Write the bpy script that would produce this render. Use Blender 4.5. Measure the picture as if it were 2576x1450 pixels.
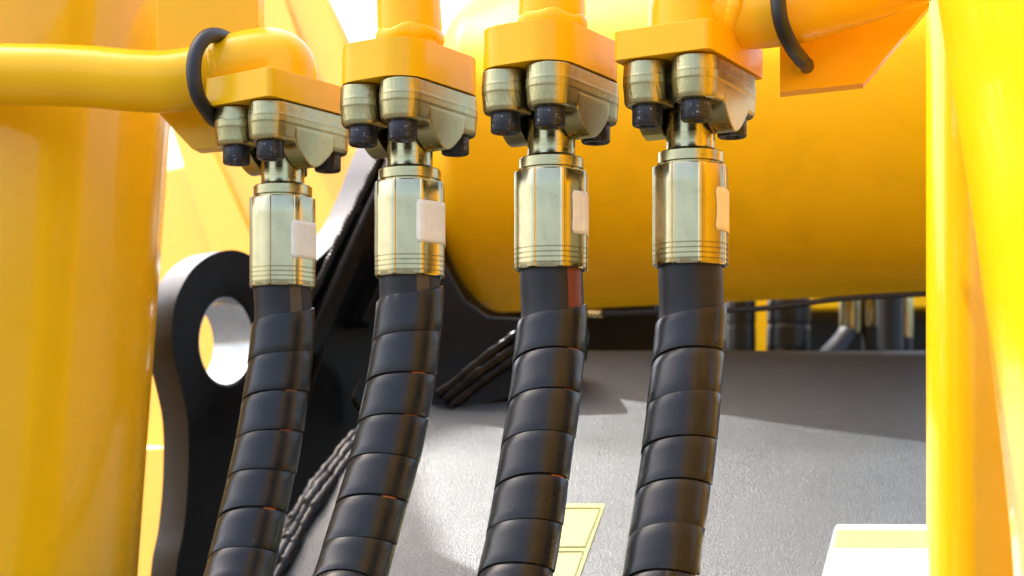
import bpy, bmesh, math, random
import numpy as np
from mathutils import Vector, Matrix
from mathutils.geometry import tessellate_polygon

random.seed(7)
S = bpy.context.scene
COL = S.collection
for o in list(bpy.data.objects):
    bpy.data.objects.remove(o)

# ------------------------------------------------------------------ camera
F = 4000.0            # focal length in units of a 2576 x 1450 picture
CX, HY = 1288.0, 1150.0
ZC = 1.2              # camera height above the ground
cd = bpy.data.cameras.new('camera')
cam = bpy.data.objects.new('camera', cd)
COL.objects.link(cam)
cam.location = (0, 0, ZC)
cam.rotation_euler = (math.radians(90), 0, 0)
cd.sensor_width = 36
cd.lens = 36 * F / 2576
cd.shift_y = (HY - 725) / 2576
cd.clip_start = 0.02
cd.clip_end = 2000
cd.dof.use_dof = True
cd.dof.focus_distance = 1.0
cd.dof.aperture_fstop = 9.0
S.camera = cam

# ------------------------------------------------------------------ sky and sun
SUN = Vector((-0.394, 0.296, 0.87)).normalized()      # towards the sun
el = math.asin(SUN.z)
az = math.atan2(SUN.x, SUN.y)
w = bpy.data.worlds.new('World')
S.world = w
w.use_nodes = True
nt = w.node_tree
bg = nt.nodes['Background']
sky = nt.nodes.new('ShaderNodeTexSky')
sky.sky_type = 'NISHITA'
sky.sun_disc = False
sky.sun_elevation = el
sky.sun_rotation = az
sky.air_density = 1.0
sky.dust_density = 6.0
sky.ozone_density = 1.0
nt.links.new(sky.outputs['Color'], bg.inputs['Color'])
bg.inputs['Strength'].default_value = 0.15
sd = bpy.data.lights.new('sun', 'SUN')
sun = bpy.data.objects.new('sun', sd)
COL.objects.link(sun)
sd.energy = 2.4
sd.angle = math.radians(0.5)
sd.color = (1.0, 0.98, 0.94)
sun.rotation_euler = (-SUN).to_track_quat('-Z', 'Y').to_euler()
sun.location = SUN * 10

S.view_settings.view_transform = 'Standard'
S.view_settings.look = 'None'
S.view_settings.gamma = 1
S.view_settings.use_curve_mapping = False
S.view_settings.exposure = 2.22
S.render.engine = 'CYCLES'
S.cycles.max_bounces = 10
S.cycles.diffuse_bounces = 5
S.cycles.glossy_bounces = 6

# ------------------------------------------------------------------ helpers
def P(px, py, D):
    return Vector(((px - CX) / F * D, D, ZC + (HY - py) / F * D))

def ray(px, py):
    return Vector(((px - CX) / F, 1.0, (HY - py) / F))

def on_plane(px, py, p0, n):
    r = ray(px, py)
    c = Vector((0, 0, ZC))
    t = (p0 - c).dot(n) / r.dot(n)
    return c + r * t

def link(name, mesh, mat=None, parent=None, smooth=40):
    o = bpy.data.objects.new(name, mesh)
    COL.objects.link(o)
    if mat is not None and not mesh.materials:
        mesh.materials.append(mat)
    if parent is not None:
        o.parent = parent
    if smooth is not None:
        mesh.shade_smooth()
        mesh.set_sharp_from_angle(angle=math.radians(smooth))
    return o

def mesh_from(verts, faces, fix=True):
    me = bpy.data.meshes.new('m')
    me.from_pydata([tuple(v) for v in verts], [], faces)
    me.validate()
    if fix:
        bm = bmesh.new()
        bm.from_mesh(me)
        bmesh.ops.remove_doubles(bm, verts=bm.verts, dist=1e-6)
        bmesh.ops.recalc_face_normals(bm, faces=bm.faces)
        bm.to_mesh(me)
        bm.free()
    return me

def join(*meshes):
    bm = bmesh.new()
    for m in meshes:
        bm.from_mesh(m)
    me = bpy.data.meshes.new('m')
    bm.to_mesh(me)
    bm.free()
    return me

def thing(name, label, cat, loc=(0, 0, 0), rz=0.0, group=None):
    o = bpy.data.objects.new(name, None)
    COL.objects.link(o)
    o.empty_display_size = 0.02
    o.location = loc
    o.rotation_euler = (0, 0, rz)
    return tag(o, label, cat, group)

def tag(o, label, cat, group=None):
    o['label'] = label
    o['category'] = cat
    if group:
        o['group'] = group
    return o

def bevel(o, width, seg=3, angle=35):
    m = o.modifiers.new('bevel', 'BEVEL')
    m.width = width
    m.segments = seg
    m.limit_method = 'ANGLE'
    m.angle_limit = math.radians(angle)
    m.harden_normals = False
    return o

def spline(pts, per=8):
    """Catmull-Rom through pts (any tuples of floats)."""
    a = np.array([list(p) for p in pts], float)
    a = np.vstack([2 * a[0] - a[1], a, 2 * a[-1] - a[-2]])
    out = []
    for i in range(1, len(a) - 2):
        p0, p1, p2, p3 = a[i - 1], a[i], a[i + 1], a[i + 2]
        for k in range(per):
            t = k / per
            out.append(0.5 * (2 * p1 + (p2 - p0) * t + (2 * p0 - 5 * p1 + 4 * p2 - p3) * t * t
                              + (-p0 + 3 * p1 - 3 * p2 + p3) * t ** 3))
    out.append(a[-2])
    return np.array(out)

def frames(pts, up=(0, 1, 0)):
    pts = np.array(pts, float)
    T = np.gradient(pts, axis=0)
    T /= np.linalg.norm(T, axis=1)[:, None]
    n = np.array(up, float)
    n = n - T[0] * n.dot(T[0])
    if np.linalg.norm(n) < 1e-6:
        n = np.array((1.0, 0, 0)); n = n - T[0] * n.dot(T[0])
    n /= np.linalg.norm(n)
    N = []
    for t in T:
        n = n - t * n.dot(t)
        n /= np.linalg.norm(n)
        N.append(n.copy())
    N = np.array(N)
    B = np.cross(T, N)
    return pts, T, N, B

def tube(pts, rad, n=32, closed=False, up=(0, 1, 0), caps=True, rfun=None):
    pts, T, N, B = frames(pts, up)
    m = len(pts)
    rad = np.full(m, rad) if np.isscalar(rad) else np.array(rad)
    V, Fc = [], []
    for i in range(m):
        for k in range(n):
            a = 2 * math.pi * k / n
            r = rad[i] * (rfun(i, a) if rfun else 1)
            V.append(pts[i] + r * (math.cos(a) * N[i] + math.sin(a) * B[i]))
    for i in range(m - 1):
        for k in range(n):
            k2 = (k + 1) % n
            Fc.append((i * n + k, i * n + k2, (i + 1) * n + k2, (i + 1) * n + k))
    if closed:
        i = m - 1
        for k in range(n):
            k2 = (k + 1) % n
            Fc.append((i * n + k, i * n + k2, k2, k))
    elif caps:
        Fc.append(tuple(range(n - 1, -1, -1)))
        Fc.append(tuple((m - 1) * n + k for k in range(n)))
    return mesh_from(V, Fc)

def lathe(prof, n=64, rfun=None, mat=None):
    """prof: (r, z) list; r == 0 makes a tip. rfun(ring, angle, r) -> r"""
    V, Fc = [], []
    for i, (r, z) in enumerate(prof):
        for k in range(n):
            a = 2 * math.pi * k / n
            rr = rfun(i, a, r) if rfun else r
            V.append((rr * math.cos(a), rr * math.sin(a), z))
    for i in range(len(prof) - 1):
        for k in range(n):
            k2 = (k + 1) % n
            Fc.append((i * n + k, i * n + k2, (i + 1) * n + k2, (i + 1) * n + k))
    if prof[0][0] > 1e-9:
        Fc.append(tuple(range(n)))
    if prof[-1][0] > 1e-9:
        Fc.append(tuple((len(prof) - 1) * n + k for k in range(n)))
    me = mesh_from(V, Fc)
    if mat is not None:
        me.transform(mat)
    return me

def prism(front, vec, holes=()):
    """solid from a planar outline (list of Vector) pushed along vec, with holes"""
    loops = [list(front)] + [list(h) for h in holes]
    tris = tessellate_polygon(loops)
    flat = [p for l in loops for p in l]
    n = len(flat)
    V = flat + [p + vec for p in flat]
    Fc = [tuple(t) for t in tris] + [tuple(i + n for i in reversed(t)) for t in tris]
    off = 0
    for l in loops:
        m = len(l)
        for k in range(m):
            a, b = off + k, off + (k + 1) % m
            Fc.append((a, b, b + n, a + n))
        off += m
    return mesh_from(V, Fc)

def smooth_loop(pts, per=6):
    """closed Catmull-Rom for 2-D pixel outlines"""
    a = [np.array(p, float) for p in pts]
    n = len(a)
    out = []
    for i in range(n):
        p0, p1, p2, p3 = a[i - 1], a[i], a[(i + 1) % n], a[(i + 2) % n]
        for k in range(per):
            t = k / per
            out.append(0.5 * (2 * p1 + (p2 - p0) * t + (2 * p0 - 5 * p1 + 4 * p2 - p3) * t * t
                              + (-p0 + 3 * p1 - 3 * p2 + p3) * t ** 3))
    return out

def round_rect(lx, ly, r, seg=8):
    pts = []
    for cx_, cy_, a0 in ((lx - r, ly - r, 0), (-lx + r, ly - r, 90), (-lx + r, -ly + r, 180), (lx - r, -ly + r, 270)):
        for k in range(seg + 1):
            a = math.radians(a0 + 90 * k / seg)
            pts.append((cx_ + r * math.cos(a), cy_ + r * math.sin(a)))
    return pts

def weld(pts, rad, ripple=0.006, n=12, per=14):
    """weld bead: an uneven rippled roll along a path"""
    sp = spline(pts, per)
    rr = random.Random(len(pts) * 31 + int(abs(pts[0][0]) * 1e4))
    d = np.concatenate([[0], np.cumsum(np.linalg.norm(np.diff(sp, axis=0), axis=1))])
    L = d[-1]
    m = max(24, int(L / ripple * 6))
    t = np.linspace(0, L, m)
    path = np.stack([np.interp(t, d, sp[:, k]) for k in range(3)], 1)
    ph = [rr.uniform(0, 6.28) for _ in range(6)]
    rad_ = rad * (1 + 0.09 * np.abs(np.sin(math.pi * t / ripple)) + 0.10 * np.sin(t * 97 + ph[0]) + 0.08 * np.sin(t * 231 + ph[1]))
    path = path + (0.16 * rad) * np.stack([np.sin(t * 61 + ph[k]) for k in range(3)], 1)
    return tube(path, rad_, n=n)

# ------------------------------------------------------------------ materials
def new_mat(name):
    m = bpy.data.materials.new(name)
    m.use_nodes = True
    nt = m.node_tree
    b = nt.nodes['Principled BSDF']
    tc = nt.nodes.new('ShaderNodeTexCoord')
    return m, nt, b, tc

def noise(nt, tc, scale, detail=4, rough=0.6, stretch=None, kind='Object'):
    n = nt.nodes.new('ShaderNodeTexNoise')
    n.inputs['Scale'].default_value = scale
    n.inputs['Detail'].default_value = detail
    n.inputs['Roughness'].default_value = rough
    if stretch:
        mp = nt.nodes.new('ShaderNodeMapping')
        mp.inputs['Scale'].default_value = stretch
        nt.links.new(tc.outputs[kind], mp.inputs['Vector'])
        nt.links.new(mp.outputs['Vector'], n.inputs['Vector'])
    else:
        nt.links.new(tc.outputs[kind], n.inputs['Vector'])
    return n.outputs['Fac']

def ramp(nt, fac, stops):
    r = nt.nodes.new('ShaderNodeValToRGB')
    e = r.color_ramp.elements
    while len(e) < len(stops):
        e.new(0.5)
    for i, (p, c) in enumerate(stops):
        e[i].position = p
        e[i].color = c if len(c) == 4 else (*c, 1)
    nt.links.new(fac, r.inputs['Fac'])
    return r.outputs['Color']

def bump(nt, b, fac, strength, dist, prev=None):
    k = nt.nodes.new('ShaderNodeBump')
    k.inputs['Strength'].default_value = strength
    k.inputs['Distance'].default_value = dist
    nt.links.new(fac, k.inputs['Height'])
    if prev is not None:
        nt.links.new(prev, k.inputs['Normal'])
    nt.links.new(k.outputs['Normal'], b.inputs['Normal'])
    return k.outputs['Normal']

def g(v):
    return (v, v, v)

def mat_yellow(name, base, rough=0.28, coat=0.6, wob=0.25, lo=0.97):
    m, nt, b, tc = new_mat(name)
    c2 = tuple(x * lo for x in base)
    c3 = tuple(min(1, x * 1.02) for x in base)
    nt.links.new(ramp(nt, noise(nt, tc, 14, 6, 0.65), [(0.32, c2), (0.5, base), (0.72, c3)]), b.inputs['Base Color'])
    nt.links.new(ramp(nt, noise(nt, tc, 40, 5), [(0.3, g(rough * 0.88)), (0.75, g(rough * 1.15))]), b.inputs['Roughness'])
    b.inputs['Coat Weight'].default_value = coat
    b.inputs['Specular IOR Level'].default_value = 0.22
    b.inputs['Coat Roughness'].default_value = 0.06
    n1 = bump(nt, b, noise(nt, tc, 45, 2), wob, 0.0009)
    bump(nt, b, noise(nt, tc, 420, 2), 0.10, 0.0004, n1)
    return m

YEL = (0.84, 0.44, 0.003)
M_yel = mat_yellow('yellow_paint', YEL, 0.3, 0.10)
M_col = mat_yellow('yellow_paint_column', YEL, 0.26, 0.35, 0.03)
M_drum = mat_yellow('yellow_paint_drum', (0.88, 0.48, 0.001), 0.45, 0.0, 0.2, 0.90)
M_drum.node_tree.nodes['Principled BSDF'].inputs['Specular IOR Level'].default_value = 0.14
M_far = mat_yellow('yellow_paint_boom', (0.80, 0.40, 0.01), 0.25, 1.0, 0.05)

def mat_zinc(name, base, r0, r1, nscale, bstr, bdist, stretch=None, dirt=0.35):
    m, nt, b, tc = new_mat(name)
    b.inputs['Metallic'].default_value = 1
    dark = tuple(x * 0.78 for x in base)
    hi = tuple(min(1, x * 1.12) for x in base)
    c = ramp(nt, noise(nt, tc, 60, 8, 0.7), [(0.28, dark), (0.46, base), (0.75, hi)])
    d = ramp(nt, noise(nt, tc, 190, 6, 0.75), [(0.30, g(0)), (0.42, g(1))])
    mx = nt.nodes.new('ShaderNodeMixRGB')
    mx.blend_type = 'MULTIPLY'
    mx.inputs['Fac'].default_value = dirt
    nt.links.new(c, mx.inputs['Color1'])
    nt.links.new(d, mx.inputs['Color2'])
    nt.links.new(mx.outputs['Color'], b.inputs['Base Color'])
    nt.links.new(ramp(nt, noise(nt, tc, 110, 6, 0.7, stretch), [(0.3, g(r0)), (0.72, g(r1))]), b.inputs['Roughness'])
    bump(nt, b, noise(nt, tc, nscale, 4, 0.6, stretch), bstr, bdist)
    return m

M_cast = mat_zinc('zinc_cast_steel', (0.37, 0.325, 0.165), 0.24, 0.38, 900, 0.30, 0.0004, dirt=0.12)
M_ferr = mat_zinc('zinc_ferrule', (0.42, 0.375, 0.225), 0.14, 0.28, 320, 0.12, 0.0003, (1, 1, 0.25), dirt=0.18)
M_neck = mat_zinc('zinc_turned', (0.42, 0.375, 0.205), 0.19, 0.32, 260, 0.10, 0.0003, (0.3, 0.3, 4), dirt=0.2)

def mat_bolt():
    m, nt, b, tc = new_mat('black_oxide_bolt')
    b.inputs['Metallic'].default_value = 0.5
    f = noise(nt, tc, 300, 7, 0.75)
    nt.links.new(ramp(nt, f, [(0.0, (0.018, 0.018, 0.022)), (0.59, (0.03, 0.03, 0.035)), (0.64, (0.35, 0.35, 0.36)), (0.8, (0.55, 0.55, 0.53))]), b.inputs['Base Color'])
    nt.links.new(ramp(nt, f, [(0.3, g(0.20)), (0.66, g(0.5))]), b.inputs['Roughness'])
    bump(nt, b, noise(nt, tc, 500, 4), 0.25, 0.0004)
    return m
M_bolt = mat_bolt()

def mat_dark(name, base, r0, r1, scratch=0.0, bs=0.15, bd=0.0004, nscale=300, spec=0.5):
    m, nt, b, tc = new_mat(name)
    b.inputs['Specular IOR Level'].default_value = spec
    f = noise(nt, tc, 75, 8, 0.7)
    c = ramp(nt, f, [(0.25, tuple(x * 0.8 for x in base)), (0.6, base), (0.85, tuple(x * 1.7 for x in base))])
    if scratch:
        s = ramp(nt, noise(nt, tc, 420, 8, 0.8), [(0.62, g(0)), (0.74, g(scratch))])
        mx = nt.nodes.new('ShaderNodeMixRGB')
        mx.inputs['Color2'].default_value = (0.28, 0.28, 0.28, 1)
        nt.links.new(s, mx.inputs['Fac'])
        nt.links.new(c, mx.inputs['Color1'])
        c = mx.outputs['Color']
    nt.links.new(c, b.inputs['Base Color'])
    nt.links.new(ramp(nt, noise(nt, tc, 55, 7, 0.7), [(0.3, g(r0)), (0.7, g(r1))]), b.inputs['Roughness'])
    bump(nt, b, noise(nt, tc, nscale, 5), bs, bd)
    return m

M_wrap = mat_dark('black_plastic_guard', (0.015, 0.0145, 0.013), 0.22, 0.38, 0.6, 0.12, 0.0004, 240, 0.29)
M_hose = mat_dark('black_rubber_hose', (0.014, 0.014, 0.015), 0.36, 0.60, 0.4, 0.2, 0.0004, 500, 0.3)
M_ring = mat_dark('black_rubber_loop', (0.010, 0.010, 0.011), 0.38, 0.55, 0.3, 0.15, 0.0004, 400)
M_blk = mat_dark('black_paint', (0.005, 0.005, 0.005), 0.18, 0.30, 0.0, 0.2, 0.0006, 120, 0.15)
M_weld = mat_dark('black_painted_weld', (0.008, 0.007, 0.006), 0.16, 0.26, 0.0, 0.2, 0.0008, 200, 0.12)

def mat_cover():
    m, nt, b, tc = new_mat('grey_textured_paint')
    f = noise(nt, tc, 700, 5, 0.7)
    b.inputs['Specular IOR Level'].default_value = 0.6
    nt.links.new(ramp(nt, f, [(0.3, (0.010, 0.014, 0.0155)), (0.5, (0.020, 0.028, 0.031)), (0.75, (0.055, 0.072, 0.080))]), b.inputs['Base Color'])
    nt.links.new(ramp(nt, noise(nt, tc, 20, 5), [(0.3, g(0.29)), (0.7, g(0.42))]), b.inputs['Roughness'])
    bump(nt, b, noise(nt, tc, 850, 3, 0.6), 0.7, 0.0009)
    return m
M_cover = mat_cover()

def mat_plain(name, base, rough=0.5, var=0.1, scale=120, bs=0.05):
    m, nt, b, tc = new_mat(name)
    nt.links.new(ramp(nt, noise(nt, tc, scale, 5), [(0.3, tuple(x * (1 - var) for x in base)), (0.7, tuple(min(1, x * (1 + var)) for x in base))]), b.inputs['Base Color'])
    b.inputs['Roughness'].default_value = rough
    bump(nt, b, noise(nt, tc, scale * 4, 3), bs, 0.0003)
    return m
M_paper = mat_plain('cream_paper_label', (0.80, 0.74, 0.60), 0.55, 0.06)
M_paper2 = mat_plain('tan_paper_label', (0.80, 0.64, 0.32), 0.5, 0.06)
M_white = mat_plain('white_sticker', (0.6, 0.6, 0.59), 0.4, 0.03)
M_pale = mat_plain('pale_yellow_sticker', (0.34, 0.34, 0.085), 0.4, 0.03)
M_line = mat_plain('olive_print', (0.10, 0.11, 0.02), 0.5, 0.05)
M_lay_o = mat_plain('orange_layline', (0.60, 0.16, 0.02), 0.5, 0.2, 600)
M_lay_r = mat_plain('red_brown_layline', (0.16, 0.025, 0.010), 0.5, 0.15, 300)
M_lay_b = mat_plain('brown_fabric_layline', (0.075, 0.05, 0.022), 0.6, 0.25, 900)
M_edge = mat_zinc('cut_steel_edge', (0.04, 0.041, 0.043), 0.25, 0.42, 300, 0.2, 0.0005, (1, 1, 8))
M_steel = mat_zinc('bare_steel', (0.34, 0.35, 0.36), 0.16, 0.3, 300, 0.1, 0.0003)
M_brass = mat_zinc('brass_fitting', (0.75, 0.60, 0.25), 0.2, 0.35, 300, 0.1, 0.0003)
M_ground = mat_plain('asphalt_yard', (0.05, 0.049, 0.047), 0.85, 0.12, 3, 0.2)

# ------------------------------------------------------------------ ground
gm = mesh_from([(-600, -600, 0), (600, -600, 0), (600, 600, 0), (-600, 600, 0)], [(0, 1, 2, 3)])
go = link('ground', gm, M_ground, smooth=None)
go['kind'] = 'structure'

# ------------------------------------------------------------------ machine frame: columns
def column_mesh(edge_px, side, R, D, ys, n=96):
    """upright round column whose side (+1 right / -1 left) outline passes through the given pixels"""
    pts = []
    for px, y in edge_px:
        m = (px - CX) / F
        X = m * D - side * R * math.sqrt(1 + m * m)
        pts.append((X, D, ZC + (HY - y) / F * D))
    return pts

def rolled(i, a):
    return 1 + 0.0016 * math.sin(7 * a + 1.1) + 0.0011 * math.sin(17 * a + 2.0) + 0.0006 * math.sin(33 * a + 0.4)

# left column (leans a little)
pts = column_mesh([(418 + (420 - y) * 0.071, y) for y in (4300, 1450, 420, -400, -2700)], +1, 0.14, 1.315, None)
pts = [(p[0], p[1], max(p[2], 0.0)) for p in pts]
t = thing('frame_column', 'thick round yellow column behind the bent horizontal pipe', 'column', (pts[0][0], 1.315, 0))
o = link('post', tube(spline(pts, 8), 0.14, 240, up=(0, -1, 0), rfun=rolled), M_col)
o.parent = t; o.matrix_parent_inverse = Matrix.Translation((-pts[0][0], -1.315, 0))

# straight right column
Xb = (2330 - CX) / F * 1.06 + 0.055 * math.sqrt(1 + ((2330 - CX) / F) ** 2)
t = thing('frame_column', 'straight round yellow column that the angled bracket points to', 'column', (Xb, 1.06, 0))
link('post', tube([(0, 0, 0), (0, 0, 0.8), (0, 0, 1.6), (0, 0, 2.3)], 0.055, 160, up=(0, -1, 0), rfun=rolled), M_col, t)

# big bowed arm on the right
pts = column_mesh([(2600, 4300), (2590, 2400), (2552, 1450), (2526, 1100), (2506, 900), (2474, 600), (2438, 300), (2394, 0), (2332, -400), (2150, -1600)], -1, 0.24, 0.72, None)
pts = [(p[0], p[1], max(p[2], 0.0)) for p in pts]
t = thing('lift_arm', 'large bowed yellow arm in front of the straight column', 'arm', (pts[0][0], 0.72, 0))
o = link('arm_tube', tube(spline(pts, 8), 0.24, 240, up=(0, -1, 0), rfun=rolled), M_col)
o.parent = t; o.matrix_parent_inverse = Matrix.Translation((-pts[0][0], -0.72, 0))

# ------------------------------------------------------------------ drum
Rd = 0.165
A = P(1252, 394, 1.69)
Bv = Vector(((2480 - CX) / F * 1.58, 1.58, A.z + 0.012))
ax = (Bv - A)
L = ax.length
rot = ax.to_track_quat('Z', 'Y').to_matrix().to_4x4()
prof = [(Rd * math.sin(a), -0.062 * math.cos(a)) for a in [math.pi / 2 * k / 16 for k in range(17)]]
prof += [(Rd, L * 0.2), (Rd, L * 0.5), (Rd, L * 0.8), (Rd, L - 0.02), (Rd - 0.01, L), (0, L)]
t = thing('hydraulic_drum', 'huge smooth yellow drum lying behind the hoses', 'drum', (A.x, A.y, A.z - Rd))
o = link('shell', lathe(prof, 160, mat=Matrix.Translation((0, 0, Rd)) @ rot), M_drum, t)
# little grease line under the drum
q = [P(1478, 788, 1.60), P(1515, 790, 1.60)]
base = thing('grease_line', 'thin black line with small brass fitting under the drum', 'pipe', P(1495, 796, 1.60))
inv = Matrix.Translation(-P(1495, 796, 1.60))
for nm, pp, rr, mm in (('fitting', q, 0.0042, M_brass),
                       ('line', [P(1500, 790, 1.60), P(1650, 785, 1.58), P(1900, 778, 1.55), P(2120, 752, 1.54), P(2360, 738, 1.53)], 0.0028, M_ring)):
    o = link(nm, tube(spline(pp, 6), rr, 16, up=(0, 0, 1)), mm)
    o.parent = base; o.matrix_parent_inverse = inv

# ------------------------------------------------------------------ black lug plate
LP0 = P(570, 860, 1.45)
LN = Vector((0.75, -0.66, 0)).normalized()
def LPL(pts, lift=0.0):
    return [on_plane(x, y, LP0 + LN * lift, LN) for x, y in pts]
outline = [(436, 1720), (442, 1450), (462, 1330), (473, 1200), (472, 1060), (452, 960), (434, 880), (434, 800), (448, 740), (482, 680), (525, 645), (570, 630), (610, 634), (650, 655), (700, 678), (750, 680), (795, 655), (840, 610), (880, 555), (915, 480), (945, 400), (985, 310), (1040, 260), (1110, 300), (1120, 420), (1125, 640), (1180, 760), (1200, 900), (1120, 1010), (960, 1100), (840, 1250), (720, 1500), (690, 1720)]
hole = [(572 + 72 * math.cos(a), 860 + 115 * math.sin(a)) for a in [2 * math.pi * k / 40 for k in range(40)]]
thick = -LN * 0.037
t = thing('lug_plate', 'thick black painted lug plate with one big round eye', 'lug plate', LP0 - Vector((0, 0, 0.3)))
invL = Matrix.Translation(-(LP0 - Vector((0, 0, 0.3))))
def child(name, me, mat, par, inv_, bv=None, smooth=40):
    o = link(name, me, mat, None, smooth)
    o.parent = par; o.matrix_parent_inverse = inv_
    if bv: bevel(o, bv)
    return o
lug_me = prism(LPL(smooth_loop(outline, 4)), thick, [LPL(hole)])
lug_me.materials.append(M_blk); lug_me.materials.append(M_edge)
for f_ in lug_me.polygons:
    f_.material_index = 1 if abs(f_.normal.dot(LN)) < 0.5 else 0
child('plate', lug_me, M_blk, t, invL, 0.0022)
bush = [[(572 + 72 * k_ * math.cos(a), 860 + 115 * k_ * math.sin(a)) for a in [2 * math.pi * k / 40 for k in range(40)]] for k_ in (0.985, 0.93)]
child('bushing', prism([p - LN * 0.002 for p in LPL(bush[0])], -LN * 0.058, [[p - LN * 0.002 for p in LPL(bush[1])]]), M_steel, t, invL)
child('rib', prism(LPL([(962, 385), (1000, 395), (775, 900), (735, 880)], 0.001), LN * 0.016), M_blk, t, invL, 0.003)
child('rib', prism(LPL([(950, 640), (985, 650), (900, 830), (868, 815)], 0.001), LN * 0.024), M_blk, t, invL, 0.003)  # added rib, its edge turned to the sky for a pale reflected strip
for a, b_, r in (((958, 392), (722, 872), 0.0042), ((1000, 410), (782, 890), 0.0046), ((880, 640), (760, 1060), 0.0020)):
    pp = [(a[0] + (b_[0] - a[0]) * k / 4, a[1] + (b_[1] - a[1]) * k / 4) for k in range(5)]
    child('weld_bead', weld(LPL(pp, 0.004), r, 0.005), M_weld, t, invL)

# ------------------------------------------------------------------ black gusset under the drum
GP0 = P(1200, 1000, 1.42); GN = Vector((0.05, -1, 0.12)).normalized()
def GPL(pts, lift=0.0):
    return [on_plane(x, y, GP0 + GN * lift, GN) for x, y in pts]
t = thing('gusset_plate', 'dark curved gusset between the drum and grey cover', 'gusset', GP0 - Vector((0, 0, 0.1)))
invG = Matrix.Translation(-(GP0 - Vector((0, 0, 0.1))))
gp = [(880, 1000), (1000, 770), (1090, 645), (1116, 652), (1172, 752), (1232, 794), (1350, 800), (1470, 800), (1484, 835), (1478, 900), (1440, 945), (1300, 1000), (1120, 1060), (960, 1110)]
child('plate', prism(GPL(gp), -GN * 0.03), M_blk, t, invG, 0.004)
for dx, dy, r in ((0, 0, 0.0042), (16, 16, 0.0050), (30, 34, 0.0040)):
    pp = [(1300 + dx - 50 * k + 0, 842 + dy + 37 * k) for k in range(5)]
    child('weld_bead', weld(GPL(pp, 0.003), r, 0.011), M_weld, t, invG)

t = thing('backing_plate', 'black backing plate just past the rounded end of the drum', 'plate', P(1200, 1000, 2.0))
child('plate', prism([P(x, y, 2.0) for x, y in ((1010, 1000), (1040, 420), (1085, 345), (1200, 330), (1500, 500), (1660, 780), (1660, 1000))], Vector((0, 0.03, 0))), M_blk, t, Matrix.Translation(-P(1200, 1000, 2.0)), 0.004)

# ------------------------------------------------------------------ grey cover
def cover_z(D):
    return ZC + 0.0975 - 0.625 * (1.5 - D) + 0.0055 * math.exp(-((D - 1.335) / 0.035) ** 2)
CN = Vector((0, -0.625, 1)).normalized()
CP0 = Vector((0, 1.5, cover_z(1.5)))
def CPL(pts, lift=0.0):
    return [on_plane(x, y, CP0 + CN * lift, CN) for x, y in pts]
left_edge = [(940, 1060), (880, 1110), (820, 1180), (765, 1260), (712, 1350), (655, 1460), (560, 1700)]
V, Fc = [], []
prof = []
for k in range(9):            # rolled rear lip
    a = math.radians(100 - 100 * k / 8 - 32)
    prof.append((1.497 + 0.030 * math.sin(math.radians(12 * (8 - k))) , 0.0))
rows = []
lip = [(1.56, 0.03), (1.56, 0.060), (1.557, 0.076), (1.549, 0.089), (1.538, 0.0975), (1.524, 0.1015), (1.510, 0.1010), (1.496, 0.0955)]
ds = [1.475, 1.45] + [1.43 - 0.012 * k for k in range(17)] + [1.20, 1.16, 1.12]
for D, z in lip:
    rows.append((D, ZC + z))
for D in ds:
    rows.append((D, cover_z(D)))
ey = [p[1] for p in left_edge]; ex = [p[0] for p in left_edge]
NX = 24
for D, z in rows:
    py = HY - (z - ZC) / D * F
    xl = (np.interp(py, ey, ex) - CX) / F * D
    if D >= 1.498:
        xl = (960 - CX) / F * D
    xr = 0.62
    for k in range(NX + 1):
        V.append((xl + (xr - xl) * k / NX, D, z))
for z in (ZC - 0.30, 0.25):          # unseen front skirt below the picture, added to block low light
    base_i = len(V) - (NX + 1)
    rows.append((1.119, z))
    for k in range(NX + 1):
        V.append((V[base_i + k][0], 1.119, z))
for i in range(len(rows) - 1):
    for k in range(NX):
        a = i * (NX + 1) + k
        Fc.append((a, a + 1, a + NX + 2, a + NX + 1))
cme = mesh_from(V, Fc)
t = thing('cover_plate', 'sloping grey cover with grainy textured paint and stickers', 'cover', (0.2, 1.3, ZC - 0.25))
invC = Matrix.Translation((-0.2, -1.3, -(ZC - 0.25)))
o = child('panel', cme, M_cover, t, invC, None, 60)
sm = o.modifiers.new('thick', 'SOLIDIFY'); sm.thickness = 0.010; sm.offset = -1
# make sure panel normals point up
if sum(p.normal.z for p in cme.polygons) < 0:
    cme.flip_normals()
for k, (off, r) in enumerate(((0, 0.0050), (14, 0.0056), (30, 0.0046))):
    pp = CPL([(x + off, y + off * 0.4) for x, y in left_edge[:-1]], 0.002)
    child('weld_bead', weld(pp, r, 0.013), M_weld, t, invC)
# yellow sticker
s = child('sticker', prism(CPL([(1330, 1268), (1522, 1268), (1440, 1500), (1250, 1500)], 0.0009), -CN * 0.0008), M_pale, t, invC)
s['label'] = 'pale yellow sticker with two outlined boxes'
def frame_strip(quad, wpx):
    c = np.mean(np.array(quad), 0)
    inner = [tuple(np.array(p) + (c - np.array(p)) / np.linalg.norm(c - np.array(p)) * wpx) for p in quad]
    return prism(CPL(quad, 0.0016), -CN * 0.0006, [CPL(inner, 0.0016)])
child('box_outline', frame_strip([(1340, 1276), (1512, 1276), (1473, 1376), (1302, 1376)], 5), M_line, s, Matrix())
child('box_outline', frame_strip([(1298, 1385), (1470, 1385), (1432, 1492), (1260, 1492)], 5), M_line, s, Matrix())
for c in s.children:
    c.matrix_parent_inverse = (invC @ Matrix()).copy()
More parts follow.
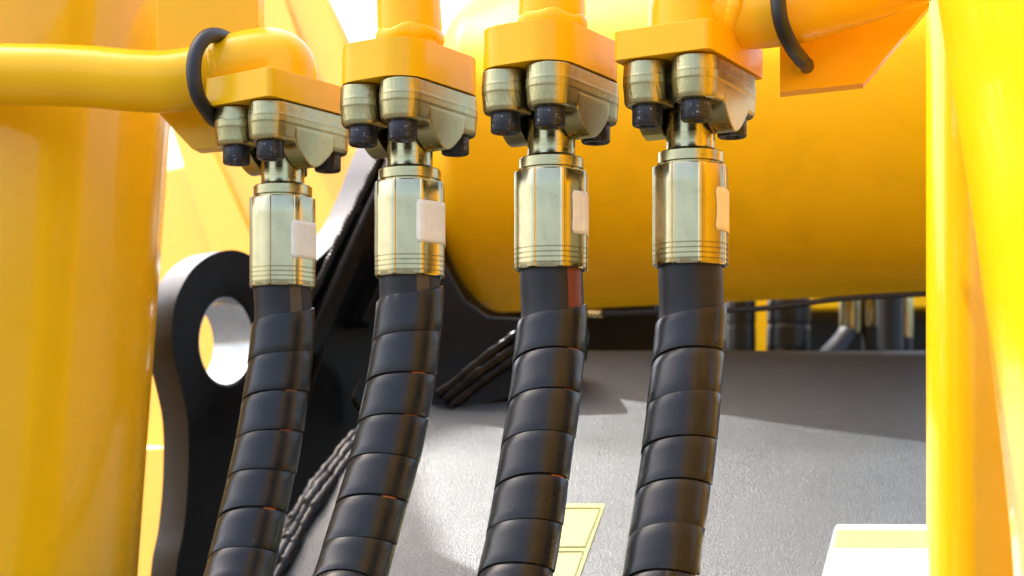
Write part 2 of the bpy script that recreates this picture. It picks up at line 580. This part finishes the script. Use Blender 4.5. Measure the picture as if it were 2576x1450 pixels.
# white sticker
rr_ = [(2070 - 20, 1520), (2100, 1330), (2104, 1322), (2112, 1320), (2460, 1322), (2460, 1520)]
s2 = child('sticker', prism(CPL(rr_, 0.0009), -CN * 0.0008), M_white, t, invC)
s2['label'] = 'white sticker with a pale yellow band on top'
bnd = child('band', prism(CPL([(2095, 1376), (2106, 1332), (2440, 1334), (2440, 1378)], 0.0015), -CN * 0.0005), M_pale, s2, Matrix())
bnd.matrix_parent_inverse = invC.copy()
for par in (s, s2):                     # sub-parts share their part's own frame
    for c in par.children:
        c.matrix_parent_inverse = Matrix()

# ------------------------------------------------------------------ far yellow boom and chassis
DB = 2.2
BN = Vector((-0.25, -1, 0.35)).normalized()
BP0 = P(640, 400, DB)
def BPL(pts, lift=0.0):
    return [on_plane(x, y, BP0 + BN * lift, BN) for x, y in pts]
t = thing('boom', 'pale yellow boom beyond the black lug plate', 'boom', P(500, 900, DB))
invB = Matrix.Translation(-P(500, 900, DB))
bp = [(300, 1900), (300, 440), (500, 395), (500, -100), (330, -600), (150, -1100), (420, -1100), (700, -330), (800, -60), (832, 0), (882, 110), (900, 300), (985, 430), (1000, 620), (950, 900), (900, 1900)]
child('side_plate', prism(BPL(bp), -BN * 0.10), M_far, t, invB, 0.012)
child('gusset', prism(BPL([(430, 300), (500, 290), (690, 700), (560, 700)], 0.001), BN * 0.02), M_far, t, invB, 0.008)  # raised strip added in place of a reflected streak on the plate
child('gusset', prism(BPL([(640, -60), (700, -60), (840, 330), (760, 330)], 0.001), BN * 0.02), M_far, t, invB, 0.008)  # second added strip, also shaped as a streak of reflection
child('step', prism(BPL([(300, 1150), (470, 1150), (470, 1900), (300, 1900)], 0.001), BN * 0.05), M_far, t, invB, 0.006)

shade_beam = [(-1500, -4500), (-1180, -3960), (-1090, -3740), (-955, -3480), (-822, -3325), (-655, -3210), (-465, -3086), (-150, -2930), (150, -2830), (330, -2600), (150, -2520), (-250, -2660), (-500, -2790), (-700, -2950), (-930, -3160), (-1110, -3430), (-1300, -3760), (-1660, -4380)]
child('link', prism([P(x, y, 2.2) for x, y in shade_beam], Vector((0, 0.03, 0))), M_far, t, invB, 0.006)  # unseen beam added out of view, shaped to shade the grey cover

t = thing('chassis_beam', 'yellow chassis beam behind the rear hoses, its face blackened as shade', 'beam', P(2100, 1000, 2.5))
invX = Matrix.Translation(-P(2100, 1000, 2.5))
child('shade_web', prism([P(x, y, 2.5) for x, y in ((1000, 3060), (1000, 860), (1500, 860), (1500, 640), (2900, 640), (2900, 3060))], Vector((0, 0.05, 0))), M_blk, t, invX, 0.004)  # black here stands for shade on the yellow beam; extended down to block light
child('post', prism([P(x, y, 2.44) for x, y in ((1888, 1080), (1888, 650), (1956, 650), (1956, 1080))], Vector((0, 0.05, 0))), M_drum, t, invX, 0.004)
child('upper_flange', prism([P(x, y, 2.38) for x, y in ((2040, 776), (2040, 700), (2700, 690), (2700, 766))], Vector((0, 0.05, 0))), M_drum, t, invX, 0.004)

# ------------------------------------------------------------------ the four hose stations
def hexr(a, r):
    b_ = (a % (math.pi / 3)) - math.pi / 6
    return r / math.cos(b_)

bolt_prof = [(0.0, 0.001), (0.0092, 0.001), (0.0094, 0.0), (0.0094, -0.0108), (0.0090, -0.0116), (0.0084, -0.0120), (0.0052, -0.0120), (0.0048, -0.0114), (0.0047, -0.0060), (0.0, -0.0052)]
def bolt_rf(i, a, r):
    if i in (6, 7, 8):
        return hexr(a, r)
    if i in (2, 3):
        return r * (1 + 0.008 * math.cos(a * 24))
    return r
bolt_me = lathe(bolt_prof, 96, bolt_rf)

BU, BVv = 0.0292, 0.0163       # bolt half spacings
def half_outline(off, seg=14):
    r = 0.0152 - off
    pts = []
    c = BVv
    w0 = 0.0016 + off * 0.4
    a_end = math.asin(max(-1, min(1, (w0 - c) / r)))
    for k in range(seg + 1):                     # right lobe, from the seam outwards
        a = a_end + (math.pi / 2 - a_end) * k / seg
        pts.append((BU + r * math.cos(a), c + r * math.sin(a)))
    for k in range(seg + 1):
        a = math.pi / 2 + (math.pi / 2 - a_end) * k / seg
        pts.append((-BU + r * math.cos(a), c + r * math.sin(a)))
    R = 0.0205
    for k in range(seg + 1):                     # neck cut-out
        a = math.pi - math.asin(w0 / R) - (math.pi - 2 * math.asin(w0 / R)) * k / seg
        pts.append((R * math.cos(a), R * math.sin(a)))
    return pts

def make_clamp_half():
    secs = [(0.0285, 0.0006), (0.0194, 0.0001), (0.0187, -0.0002), (0.0180, 0.0000), (0.0135, 0.0000), (0.0129, 0.00025), (0.0030, 0.0009), (0.0008, 0.0017), (0.0, 0.0032)]
    secs = [(z * 0.922, off) for z, off in secs]
    V, Fc = [], []
    n = None
    for z, off in secs:
        ol = half_outline(off)
        n = len(ol)
        V += [Vector((x, y, z)) for x, y in ol]
    for i in range(len(secs) - 1):
        for k in range(n):
            k2 = (k + 1) % n
            Fc.append((i * n + k, i * n + k2, (i + 1) * n + k2, (i + 1) * n + k))
    top = [V[k] for k in range(n)]
    tri = tessellate_polygon([top])
    Fc += [tuple(x) for x in tri]
    Fc += [tuple(x + (len(secs) - 1) * n for x in t_) for t_ in tessellate_polygon([[V[(len(secs) - 1) * n + k] for k in range(n)]])]
    body = mesh_from(V, Fc)
    # arched hump hanging below the middle, flush with the outer wall
    V, Fc = [], []
    seg = 18
    ws = [(0.0155, 0.0012), (0.0165, 0.0014), (0.0300, 0.0014), (0.0309, 0.0013)]
    hw, dep = 0.0192, 0.0146
    for w_, ex_ in ws:
        ring_ = []
        for k in range(seg + 1):
            a = math.pi * k / seg
            ring_.append(((hw + ex_ - 0.0014) * math.cos(a), -(dep + ex_ - 0.0014) * (1 - abs(math.cos(a)) ** 1.7)))
        ring_ = ring_ + [(-hw, 0.010), (hw, 0.010)]
        for x, z in ring_:
            tilt = w_ + (0.0006 * (z / dep) if w_ > 0.025 else 0)
            V.append((x, tilt, z))
    m = seg + 3
    for i in range(len(ws) - 1):
        for k in range(m):
            k2 = (k + 1) % m
            Fc.append((i * m + k, i * m + k2, (i + 1) * m + k2, (i + 1) * m + k))
    Fc.append(tuple(range(m)))
    Fc.append(tuple((len(ws) - 1) * m + k for k in range(m)))
    hump = mesh_from(V, Fc)
    me = join(body, hump)
    o = bpy.data.objects.new('tmp', me)
    COL.objects.link(o)
    r = o.modifiers.new('r', 'REMESH'); r.mode = 'VOXEL'; r.voxel_size = 0.00052
    s_ = o.modifiers.new('s', 'SMOOTH'); s_.factor = 0.5; s_.iterations = 2
    dg = bpy.context.evaluated_depsgraph_get()
    out = bpy.data.meshes.new_from_object(o.evaluated_get(dg))
    bpy.data.objects.remove(o)
    out.shade_smooth()
    return out
half_me = make_clamp_half()
half_me.materials.append(M_cast)
bolt_me.materials.append(M_bolt)
bolt_me.shade_smooth(); bolt_me.set_sharp_from_angle(angle=math.radians(35))

# ferrule: eight crimp lands with raised lines between them, ring grooves near the hose end
Z_F0, Z_F1 = 0.1195, 0.1822
def crimp(a, phase):
    x = ((a + phase) % (math.pi / 4)) / (math.pi / 4)      # 0..1 over one land
    d = abs(x - 0.5) * 2                                   # 1 at the raised line
    ridge = 0.00060 * (1 if d > 0.90 else max(0, 1 - (0.90 - d) / 0.03))
    wave = -0.00060 * math.cos(math.pi * d * 0.9)          # lands a little flattened
    return ridge + wave * 0.7

def ferrule_mesh(phase):
    zs, base, rel = [], [], []
    pr = [(0.0205, 0.0022, 0), (0.0214, 0.0, 0), (0.0228, 0.0, .6), (0.0234, 0.0008, 1)]
    for k, gz in enumerate((0.0034, 0.0066, 0.0098, 0.0130)):
        pr += [(0.0235, gz - 0.0004, 1), (0.0230, gz - 0.0001, 1), (0.0230, gz + 0.0001, 1), (0.0235, gz + 0.0004, 1)]
    Lf = Z_F1 - Z_F0
    pr += [(0.0235, 0.020, 1), (0.0234, 0.035, 1), (0.0235, 0.050, 1), (0.0235, Lf - 0.0012, 1), (0.0230, Lf - 0.0003, 1), (0.0220, Lf, .5), (0.016, Lf, 0)]
    def rf(i, a, r):
        w_ = pr[i][2]
        return r + w_ * crimp(a, phase)
    return lathe([(p[0], p[1]) for p in pr], 288, rf)

neck_prof = [(0.0192, 0.1822 - 0.001), (0.0192, 0.1838), (0.0202, 0.1839), (0.0207, 0.1843), (0.0207, 0.1903), (0.0203, 0.1909), (0.0172, 0.1911), (0.0166, 0.1920), (0.0157, 0.1928), (0.0154, 0.1940), (0.0153, 0.1962), (0.0153, 0.2120), (0.0153, 0.2300), (0.0190, 0.2305), (0.0190, 0.2420), (0.0, 0.2420)]

R_H, R_W = 0.0203, 0.0226
ST = [
    # name, px centre, depth, angle, plate kind, hose path (px, py, D), wrap start y
    dict(px=711, D=1.125, ang=54.5, path=[(713, 800, 1.125), (706, 900, 1.122), (692, 1000, 1.117), (678, 1100, 1.110), (658, 1200, 1.102), (635, 1300, 1.092), (600, 1450, 1.075), (545, 1650, 1.045)], wy=775),
    dict(px=1031, D=1.06, ang=56.5, path=[(1031, 760, 1.06), (1024, 850, 1.057), (1011, 950, 1.052), (992, 1050, 1.046), (969, 1150, 1.038), (940, 1250, 1.028), (911, 1350, 1.018), (882, 1450, 1.007), (820, 1650, 0.98)], wy=718),
    dict(px=1387, D=1.02, ang=58, path=[(1390, 800, 1.02), (1381, 900, 1.015), (1371, 1000, 1.005), (1355, 1100, 0.995), (1340, 1200, 0.985), (1326, 1300, 0.975), (1308, 1400, 0.965), (1297, 1450, 0.96), (1262, 1650, 0.94)], wy=768),
    dict(px=1737, D=1.00, ang=60.5, path=[(1739, 800, 1.0), (1732, 900, 0.995), (1722, 1000, 0.985), (1711, 1100, 0.978), (1698, 1200, 0.97), (1683, 1300, 0.96), (1669, 1400, 0.95), (1662, 1450, 0.947), (1632, 1650, 0.93)], wy=765),
]
pos_hose = ['beside the yellow post with bent pipe', 'second from the bent pipe, hanging below a straight pipe', 'with a red brown stripe above its spiral guard', 'below the elbow pipe with angled bracket']
lab_hose = ['black spiral guarded hydraulic hose hanging below the pipe that bends from the thick column',
            'black spiral guarded hydraulic hose showing orange print through the gaps of its guard',
            'black spiral guarded hydraulic hose with red brown stripe under its ferrule',
            'black spiral guarded hydraulic hose with tan label, nearest the straight column']
lab_clamp = ['four bolt split flange clamp under the flange of the bent horizontal pipe',
             'four bolt split flange clamp above the hose with orange print',
             'four bolt split flange clamp above the hose with red brown stripe',
             'four bolt split flange clamp under the elbow pipe held by angled bracket']
lab_pipe = ['bent horizontal yellow pipe with elbow crossing the thick column',
            'straight upright yellow pipe with welded flange, beside the white gap',
            'straight upright yellow pipe with welded flange in front of the drum',
            'yellow elbow pipe rising to the straight column behind a black rubber loop']

def resample(sp, step):
    d = np.concatenate([[0], np.cumsum(np.linalg.norm(np.diff(sp, axis=0), axis=1))])
    n = int(d[-1] / step)
    tt = np.linspace(0, d[-1], n)
    return np.stack([np.interp(tt, d, sp[:, k]) for k in range(3)], 1), tt

def spiral_mesh(path, s_start, s_end, phase, seed):
    """flat plastic band wound round the hose"""
    rr = random.Random(seed)
    pts, s = resample(path, 0.002)
    pts, T, N, B = frames(pts, (0, -1, 0))
    pitch, width, th = 0.0292, 0.0285, 0.0022
    # cross-section of the band: (offset along the hose, radius)
    hw = width / 2
    cs = [(-hw, R_W - th), (-hw, R_W - 0.00045), (-hw + 0.00013, R_W - 0.00016), (-hw + 0.00045, R_W), (-hw * 0.5, R_W), (0, R_W),
          (hw * 0.5, R_W), (hw - 0.00045, R_W), (hw - 0.00013, R_W - 0.00016), (hw, R_W - 0.00045), (hw, R_W - th)]
    turns = (s_end - s_start) / pitch
    n = int(turns * 72)
    ph = [rr.uniform(0, 6.28) for _ in range(4)]
    V, Fc = [], []
    m = len(cs)
    for i in range(n + 1):
        th_ = 2 * math.pi * turns * i / n
        a = phase + th_
        sc = s_start + pitch * th_ / (2 * math.pi) + 0.0005 * math.sin(th_ * 0.37 + ph[0]) 
        dr = 0.00022 * math.sin(th_ * 0.83 + ph[1]) + 0.00018 * math.sin(th_ * 0.31 + ph[2])
        for off, r in cs:
            q_ = min(max(sc + off, s[0]), s[-1])
            c = np.array([np.interp(q_, s, pts[:, k]) for k in range(3)])
            nn = np.array([np.interp(q_, s, N[:, k]) for k in range(3)])
            bb = np.array([np.interp(q_, s, B[:, k]) for k in range(3)])
            tilt = 0.00018 * (off / hw)
            V.append(c + (r + dr + tilt) * (math.cos(a) * nn + math.sin(a) * bb))
    for i in range(n):
        for k in range(m - 1):
            Fc.append((i * m + k, i * m + k + 1, (i + 1) * m + k + 1, (i + 1) * m + k))
        Fc.append((i * m + m - 1, i * m, (i + 1) * m, (i + 1) * m + m - 1))
    Fc.append(tuple(range(m)))
    Fc.append(tuple(n * m + k for k in range(m)))
    return mesh_from(V, Fc)

def strip_on_tube(path, s0, s1, r, a0, a1, na=8):
    pts, s = resample(path, 0.002)
    pts, T, N, B = frames(pts, (0, -1, 0))
    ids = [i for i in range(len(s)) if s0 <= s[i] <= s1]
    V, Fc = [], []
    for i in ids:
        for k in range(na + 1):
            a = a0 + (a1 - a0) * k / na
            V.append(pts[i] + r * (math.cos(a) * N[i] + math.sin(a) * B[i]))
    for i in range(len(ids) - 1):
        for k in range(na):
            a = i * (na + 1) + k
            Fc.append((a, a + 1, a + na + 2, a + na + 1))
    return mesh_from(V, Fc)

def patch(z0, z1, a0, a1, r, phase, fa=60, fz=10, notch=0.0, corner=0.0014):
    """paper label curved round a ferrule; angles measured from the side facing the camera, + to the right"""
    V, Fc = [], []
    for i in range(fz + 1):
        v = i / fz
        z = z0 + (z1 - z0) * v
        cut = 0.0
        dz = min(z - z0, z1 - z)
        if dz < corner:
            cut = corner - math.sqrt(max(0, corner ** 2 - (corner - dz) ** 2))
        cut += notch * math.sin(math.pi * v) if notch else 0
        for k in range(fa + 1):
            u = k / fa
            a = a0 + cut / r + (a1 - a0 - cut / r) * u
            q_ = r + max(crimp(a - math.pi / 2 + e_, phase) for e_ in (-0.05, -0.025, 0, 0.025, 0.05))
            V.append((q_ * math.sin(a), -q_ * math.cos(a), z))
    for i in range(fz):
        for k in range(fa):
            q_ = i * (fa + 1) + k
            Fc.append((q_, q_ + 1, q_ + fa + 2, q_ + fa + 1))
    return mesh_from(V, Fc)

label_spec = [  # z0, z1, a0, a1 (deg), material, notch
    (0.1385, 0.1645, 22, 128, M_paper, 0.0),
    (0.1405, 0.1680, 14, 120, M_paper, 0.0),
    (0.1410, 0.1680, 32, 125, M_paper, 0.0007),
    (0.1400, 0.1670, 34, 125, M_paper2, 0.0012),
]
lay_spec = [(22, 46, M_lay_b), (16, 42, M_lay_b), (28, 62, M_lay_r), (150, 168, M_lay_b)]

def ring_weld(c, d, R, r, seed):
    rr = random.Random(seed)
    d = Vector(d).normalized()
    a_ = d.orthogonal().normalized(); b_ = d.cross(a_)
    ph = [rr.uniform(0, 6.28) for _ in range(3)]
    nn, ns = 160, 12
    V, Fc = [], []
    for k in range(nn):
        t_ = 2 * math.pi * k / nn
        e = a_ * math.cos(t_) + b_ * math.sin(t_)
        rk = r * (1 + 0.08 * abs(math.sin(15 * t_)) + 0.12 * math.sin(4 * t_ + ph[0]))
        sh = 0.25 * r * math.sin(5 * t_ + ph[1])
        for j in range(ns):
            q_ = 2 * math.pi * j / ns
            V.append(Vector(c) + e * (R + rk * math.cos(q_) * 0.7) + d * (sh + rk * 1.7 * math.sin(q_)))
    for k in range(nn):
        k2 = (k + 1) % nn
        for j in range(ns):
            j2 = (j + 1) % ns
            Fc.append((k * ns + j, k * ns + j2, k2 * ns + j2, k2 * ns + j))
    return mesh_from(V, Fc)

for si, st in enumerate(ST):
    D = st['D']
    X = (st['px'] - CX) / F * D
    root = Vector((X, D, ZC))
    # ---- hose with its fitting
    t = thing('hydraulic_hose', lab_hose[si], 'hose', root, 0, 'hydraulic hoses hanging in a row')
    top = [(0, 0, Z_F0 + 0.004), (0, 0, Z_F0 - 0.004)]
    path = []
    for x, y, d in st['path']:
        path.append(tuple(P(x, y, d) - root))
    # the hose runs on below the picture and swings back
    l = path[-1]
    path += [(l[0] - 0.02, l[1] - 0.01, l[2] - 0.10), (l[0] - 0.03, l[1] + 0.03, l[2] - 0.22), (l[0] - 0.03, l[1] + 0.12, l[2] - 0.36)]
    sp = spline(top + path, 10)
    hose = link('hose', tube(sp, R_H, 48, up=(0, -1, 0)), M_hose, t)
    total = float(np.sum(np.linalg.norm(np.diff(sp, axis=0), axis=1)))
    z_wrap = (HY - st['wy']) / F * D                # where the guard begins (height above camera)
    s_start = (Z_F0 + 0.004 - z_wrap) + 0.0292 * 0.5
    link('spiral_guard', spiral_mesh(sp, s_start, total - 0.03, math.radians(-84), si + 3), M_wrap, t, 35)
    a0, a1, lm = lay_spec[si]
    ends = s_start + 0.003
    ls = strip_on_tube(sp, 0.004, ends, R_H + 0.00025, -math.radians(a0), -math.radians(a1))
    link('layline', ls, lm, hose)
    link('layline', strip_on_tube(sp, s_start + 0.006, s_start + 0.40, R_H + 0.00025, -math.radians(a0 + 6), -math.radians(a1 + 8)), M_lay_o, hose)
    f = link('ferrule', ferrule_mesh(0.25 + si * 0.13), M_ferr, t, 30)
    f.location = (0, 0, Z_F0)
    z0, z1, b0, b1, pm, nt_ = label_spec[si]
    lb = link('paper_label', patch(z0 - Z_F0, z1 - Z_F0, math.radians(b0), math.radians(b1), 0.02362, 0.25 + si * 0.13, notch=nt_), pm, f)
    s_ = lb.modifiers.new('s', 'SOLIDIFY'); s_.thickness = 0.00010; s_.offset = 1
    link('neck', lathe(neck_prof, 96), M_neck, t, 30)

    # ---- split flange clamp with its bolts
    zb = ZC + 0.2161
    c = thing('flange_clamp', lab_clamp[si], 'clamp', (X, D, zb), math.radians(st['ang']), 'split flange clamps in a row')
    for k in range(2):
        h = bpy.data.objects.new('clamp_half', half_me)
        COL.objects.link(h); h.parent = c
        h.rotation_euler = (0, 0, math.pi * k)
    for bx_, by_ in ((1, 1), (1, -1), (-1, 1), (-1, -1)):
        h = bpy.data.objects.new('bolt', bolt_me)
        COL.objects.link(h); h.parent = c
        h.location = (bx_ * BU, by_ * BVv, 0.0002)
        h.rotation_euler = (0, 0, random.uniform(0, 6.28))

    # ---- pipe with flange plate
    zp = ZC + 0.2432
    p = thing('supply_pipe', lab_pipe[si], 'pipe', (X, D, zp), math.radians(st['ang']), 'yellow supply pipes with flanges')
    th_ = (0.0195, 0.0250, 0.0252, 0.0178)[si]
    if si in (1, 2):
        rc = round_rect(0.0455, 0.0320, 0.021, 12)
    else:
        rc = round_rect(0.0458, 0.0322, 0.0045, 5)
    pl = link('flange_plate', prism([Vector((x, y, 0)) for x, y in rc], Vector((0, 0, th_))), M_yel, p, 35)
    bevel(pl, 0.0030 if si in (1, 2) else 0.0036, 4, 40)
    ang = math.radians(st['ang'])
    invr = Matrix.Rotation(-ang, 4, 'Z') @ Matrix.Translation(-Vector((X, D, zp)))
    def toloc(v):
        return invr @ v
    if si in (1, 2):
        lean = -0.006 if si == 1 else 0.0
        R = 0.0218 if si == 1 else 0.0220
        hh = [(0, th_ - 0.002, R * 0.985), (0, th_ + 0.006, R * 0.985), (lean * 0.02, th_ + 0.016, R), (lean * 0.2, th_ + 0.04, R * 0.985), (lean, th_ + 0.12, R * 0.97), (lean * 2, th_ + 0.4, R * 0.97), (lean * 3, th_ + 0.7, R * 0.97)]
        sp2 = spline([(x * math.cos(-ang), x * math.sin(-ang), z, r) for x, z, r in hh], 6)
        link('pipe', tube(sp2[:, :3], sp2[:, 3], 72, up=(1, 0, 0)), M_yel, p)
        # wavy weld bead round the pipe foot
        zw = th_ + (0.0105 if si == 1 else 0.0085)
        rp = random.Random(40 + si)
        phs = [rp.uniform(0, 6.28) for _ in range(5)]
        ringp, rads = [], []
        nn = 220
        for k in range(nn):
            a = 2 * math.pi * k / nn
            zz = zw + 0.0009 * math.sin(3 * a + phs[0]) + 0.0006 * math.sin(7 * a + phs[1])
            ringp.append((R * 0.965 * math.cos(a), R * 0.965 * math.sin(a), zz))
            rads.append(0.0026 * (1 + 0.07 * abs(math.sin(18 * a)) + 0.15 * math.sin(5 * a + phs[2])))
        pr_ = np.array(ringp)
        V, Fc = [], []
        ns = 14
        for k in range(nn):
            a = 2 * math.pi * k / nn
            er = np.array((math.cos(a), math.sin(a), 0)); ez = np.array((0, 0, 1.0))
            for j in range(ns):
                b_ = 2 * math.pi * j / ns
                V.append(pr_[k] + rads[k] * (math.cos(b_) * er * 0.75 + math.sin(b_) * ez * 1.7))
        for k in range(nn):
            k2 = (k + 1) % nn
            for j in range(ns):
                j2 = (j + 1) % ns
                Fc.append((k * ns + j, k * ns + j2, k2 * ns + j2, k2 * ns + j))
        link('weld_bead', mesh_from(V, Fc), M_yel, p, 60)
    elif si == 0:
        pw = [(-200, 186, 1.15), (-60, 187, 1.146), (100, 189, 1.14), (230, 194, 1.135), (330, 203, 1.13), (420, 206, 1.127), (500, 196, 1.125)]
        sp2 = spline([tuple(toloc(P(*q_))) for q_ in pw], 8)
        link('pipe', tube(sp2, 0.0216, 64, up=(0, 0, 1)), M_yel, p)
        ew = [(470, 199, 1.126, .0205), (520, 187, 1.125, .0212), (545, 180, 1.125, .0214), (580, 171, 1.125, .0228), (640, 160, 1.125, .0236), (680, 158, 1.125, .0240), (704, 168, 1.125, .0243), (711, 190, 1.125, .0243), (711, 230, 1.125, .0243)]
        sp2 = spline([tuple(toloc(P(a, b, c_))) + (r,) for a, b, c_, r in ew], 8)
        link('elbow', tube(sp2[:, :3], sp2[:, 3], 64, up=(0, 0, 1)), M_yel, p)
        c0, c1 = toloc(P(548, 180, 1.125)), toloc(P(575, 173, 1.125))
        link('weld_bead', ring_weld(c0, c1 - c0, 0.0208, 0.0016, 5), M_yel, p, 60)
    else:
        ew = [(1735, 140, 1.0, .0262), (1735, 70, 1.0, .0262), (1737, 25, 1.0, .0262), (1752, -8, .999, .0260), (1790, -22, .997, .0256), (1828, -12, .995, .0250), (1838, 2, .994, .0235), (1850, 18, .993, .0215)]
        sp2 = spline([tuple(toloc(P(a, b, c_))) + (r,) for a, b, c_, r in ew], 8)
        link('elbow', tube(sp2[:, :3], sp2[:, 3], 64, up=(0, 0, 1)), M_yel, p)
        pw = [(1800, 10, .996), (1850, 30, .992), (1900, 36, .989), (1990, 24, .984), (2090, -4, .980), (2200, -38, .978), (2320, -84, .976), (2450, -150, .976), (2600, -240, .98)]
        sp2 = spline([tuple(toloc(P(*q_))) for q_ in pw], 8)
        link('pipe', tube(sp2, 0.0212, 64, up=(0, 0, 1)), M_yel, p)
        c0, c1 = toloc(P(1856, 31, .9915)), toloc(P(1880, 35, .990))
        link('weld_bead', ring_weld(c0, c1 - c0, 0.0212, 0.0024, 6), M_yel, p, 60)

# ------------------------------------------------------------------ brackets and rubber loops
pq = P(640, 300, 1.156)
t = thing('pipe_bracket', 'flat yellow bracket plate behind the bent pipe beside the thick column', 'bracket', P(500, 380, 1.16))
o = child('plate', prism([P(x, y, 1.156) for x, y in ((378, -420), (648, -420), (648, 366), (560, 371), (484, 377), (400, 288))], Vector((0.003, 0.016, 0))), M_yel, t, Matrix.Translation(-P(500, 380, 1.16)), 0.0015)
hol = [P(2026 + 21 * math.cos(a), 163 + 21 * math.sin(a), 1.012) for a in [2 * math.pi * k / 28 for k in range(28)]]
t = thing('pipe_bracket', 'angled yellow bracket plate with a round hole for a rubber loop', 'bracket', P(2080, 228, 1.02))
child('plate', prism([P(x, y, 1.012) for x, y in ((1962, -40), (1962, 232), (2172, 210), (2338, 14), (2338, -40))], Vector((0.002, 0.010, -0.001)), [hol]), M_yel, t, Matrix.Translation(-P(2080, 228, 1.02)))

lp = [(575, 100, 1.128), (545, 89, 1.108), (516, 96, 1.096), (494, 130, 1.090), (487, 180, 1.088), (496, 235, 1.091), (518, 276, 1.104), (548, 306, 1.130), (600, 300, 1.146), (640, 220, 1.150), (625, 130, 1.148)]
sp = spline([P(*q_) for q_ in lp] + [P(*lp[0])], 8)[:-1]
tag(link('rubber_loop', tube(sp, 0.0052, 20, closed=True, up=(1, 0, 0)), M_ring), 'black rubber loop around the bent pipe next to its elbow', 'rubber loop')
lp = [(2010, -190, 1.00), (1965, -150, .972), (1955, -70, .957), (1957, 0, .953), (1966, 60, .955), (1990, 115, .968), (2020, 155, .993), (2034, 170, 1.03), (2040, 150, 1.07), (2035, 40, 1.085), (2030, -120, 1.06)]
sp = spline([P(*q_) for q_ in lp] + [P(*lp[0])], 8)[:-1]
tag(link('rubber_loop', tube(sp, 0.0047, 20, closed=True, up=(1, 0, 0)), M_ring), 'black rubber loop threaded through the hole of the angled bracket', 'rubber loop')

# ------------------------------------------------------------------ rear hoses below the drum
def rear_hose(label, pts, r, fer=None, wrap=False):
    b0 = pts[-1]
    t = thing('rear_hose', label, 'hose', b0, 0, 'rear hoses below the drum')
    sp = spline([tuple(q_ - b0) for q_ in pts], 8)
    if wrap:
        sp, _ = resample(sp, 0.0035)
        rr = [r * (1 - 0.05 * (1 if (i % 9) == 0 else 0)) for i in range(len(sp))]
        link('hose', tube(sp, rr, 32, up=(0, -1, 0)), M_wrap, t)
    else:
        link('hose', tube(sp, r, 32, up=(0, -1, 0)), M_hose, t)
    if fer:
        a, b_, fr = fer
        fp = [(a - b0), (b_ - b0)]
        link('ferrule', tube([fp[0], fp[0].lerp(fp[1], 0.05), fp[0].lerp(fp[1], 0.95), fp[1]], [fr * .92, fr, fr, fr * .92], 40, up=(0, -1, 0)), M_ferr, t)
DR = 1.98
def col(px, y0, y1, d=DR, bend=0):
    return [P(px + bend * (y - y0) / (y1 - y0), y, d) for y in (y0, (y0 + y1) / 2, y1, y1 + 100)]
rear_hose('dark wrapped hose behind the cover, beside the hose with tan label', col(1864, 560, 1000), 0.0185, None, True)
rear_hose('broad wrapped hose with pale sheen behind the cover edge', col(1990, 560, 1000, DR, -10), 0.0270, None, True)
rear_hose('curving rear hose hanging from a slim silver ferrule', [P(2140, 560, DR), P(2140, 760, DR), P(2136, 830, DR), P(2110, 870, DR - .02), P(2060, 920, DR - .05), P(2000, 990, DR - .06)], 0.0125, (P(2140, 640, DR), P(2140, 838, DR), 0.0145))
rear_hose('straight rear hose under a narrow brassy ferrule', col(2193, 560, 1000), 0.0120, (P(2193, 640, DR), P(2193, 822, DR), 0.0130))
rear_hose('wide black rear hose close to the straight column', col(2240, 560, 1000, DR - .05), 0.0155)
rear_hose('thin rear hose with a greenish ferrule by the straight column', col(2279, 560, 1000, DR + .02), 0.0080, (P(2279, 640, DR + .02), P(2279, 850, DR + .02), 0.0090))
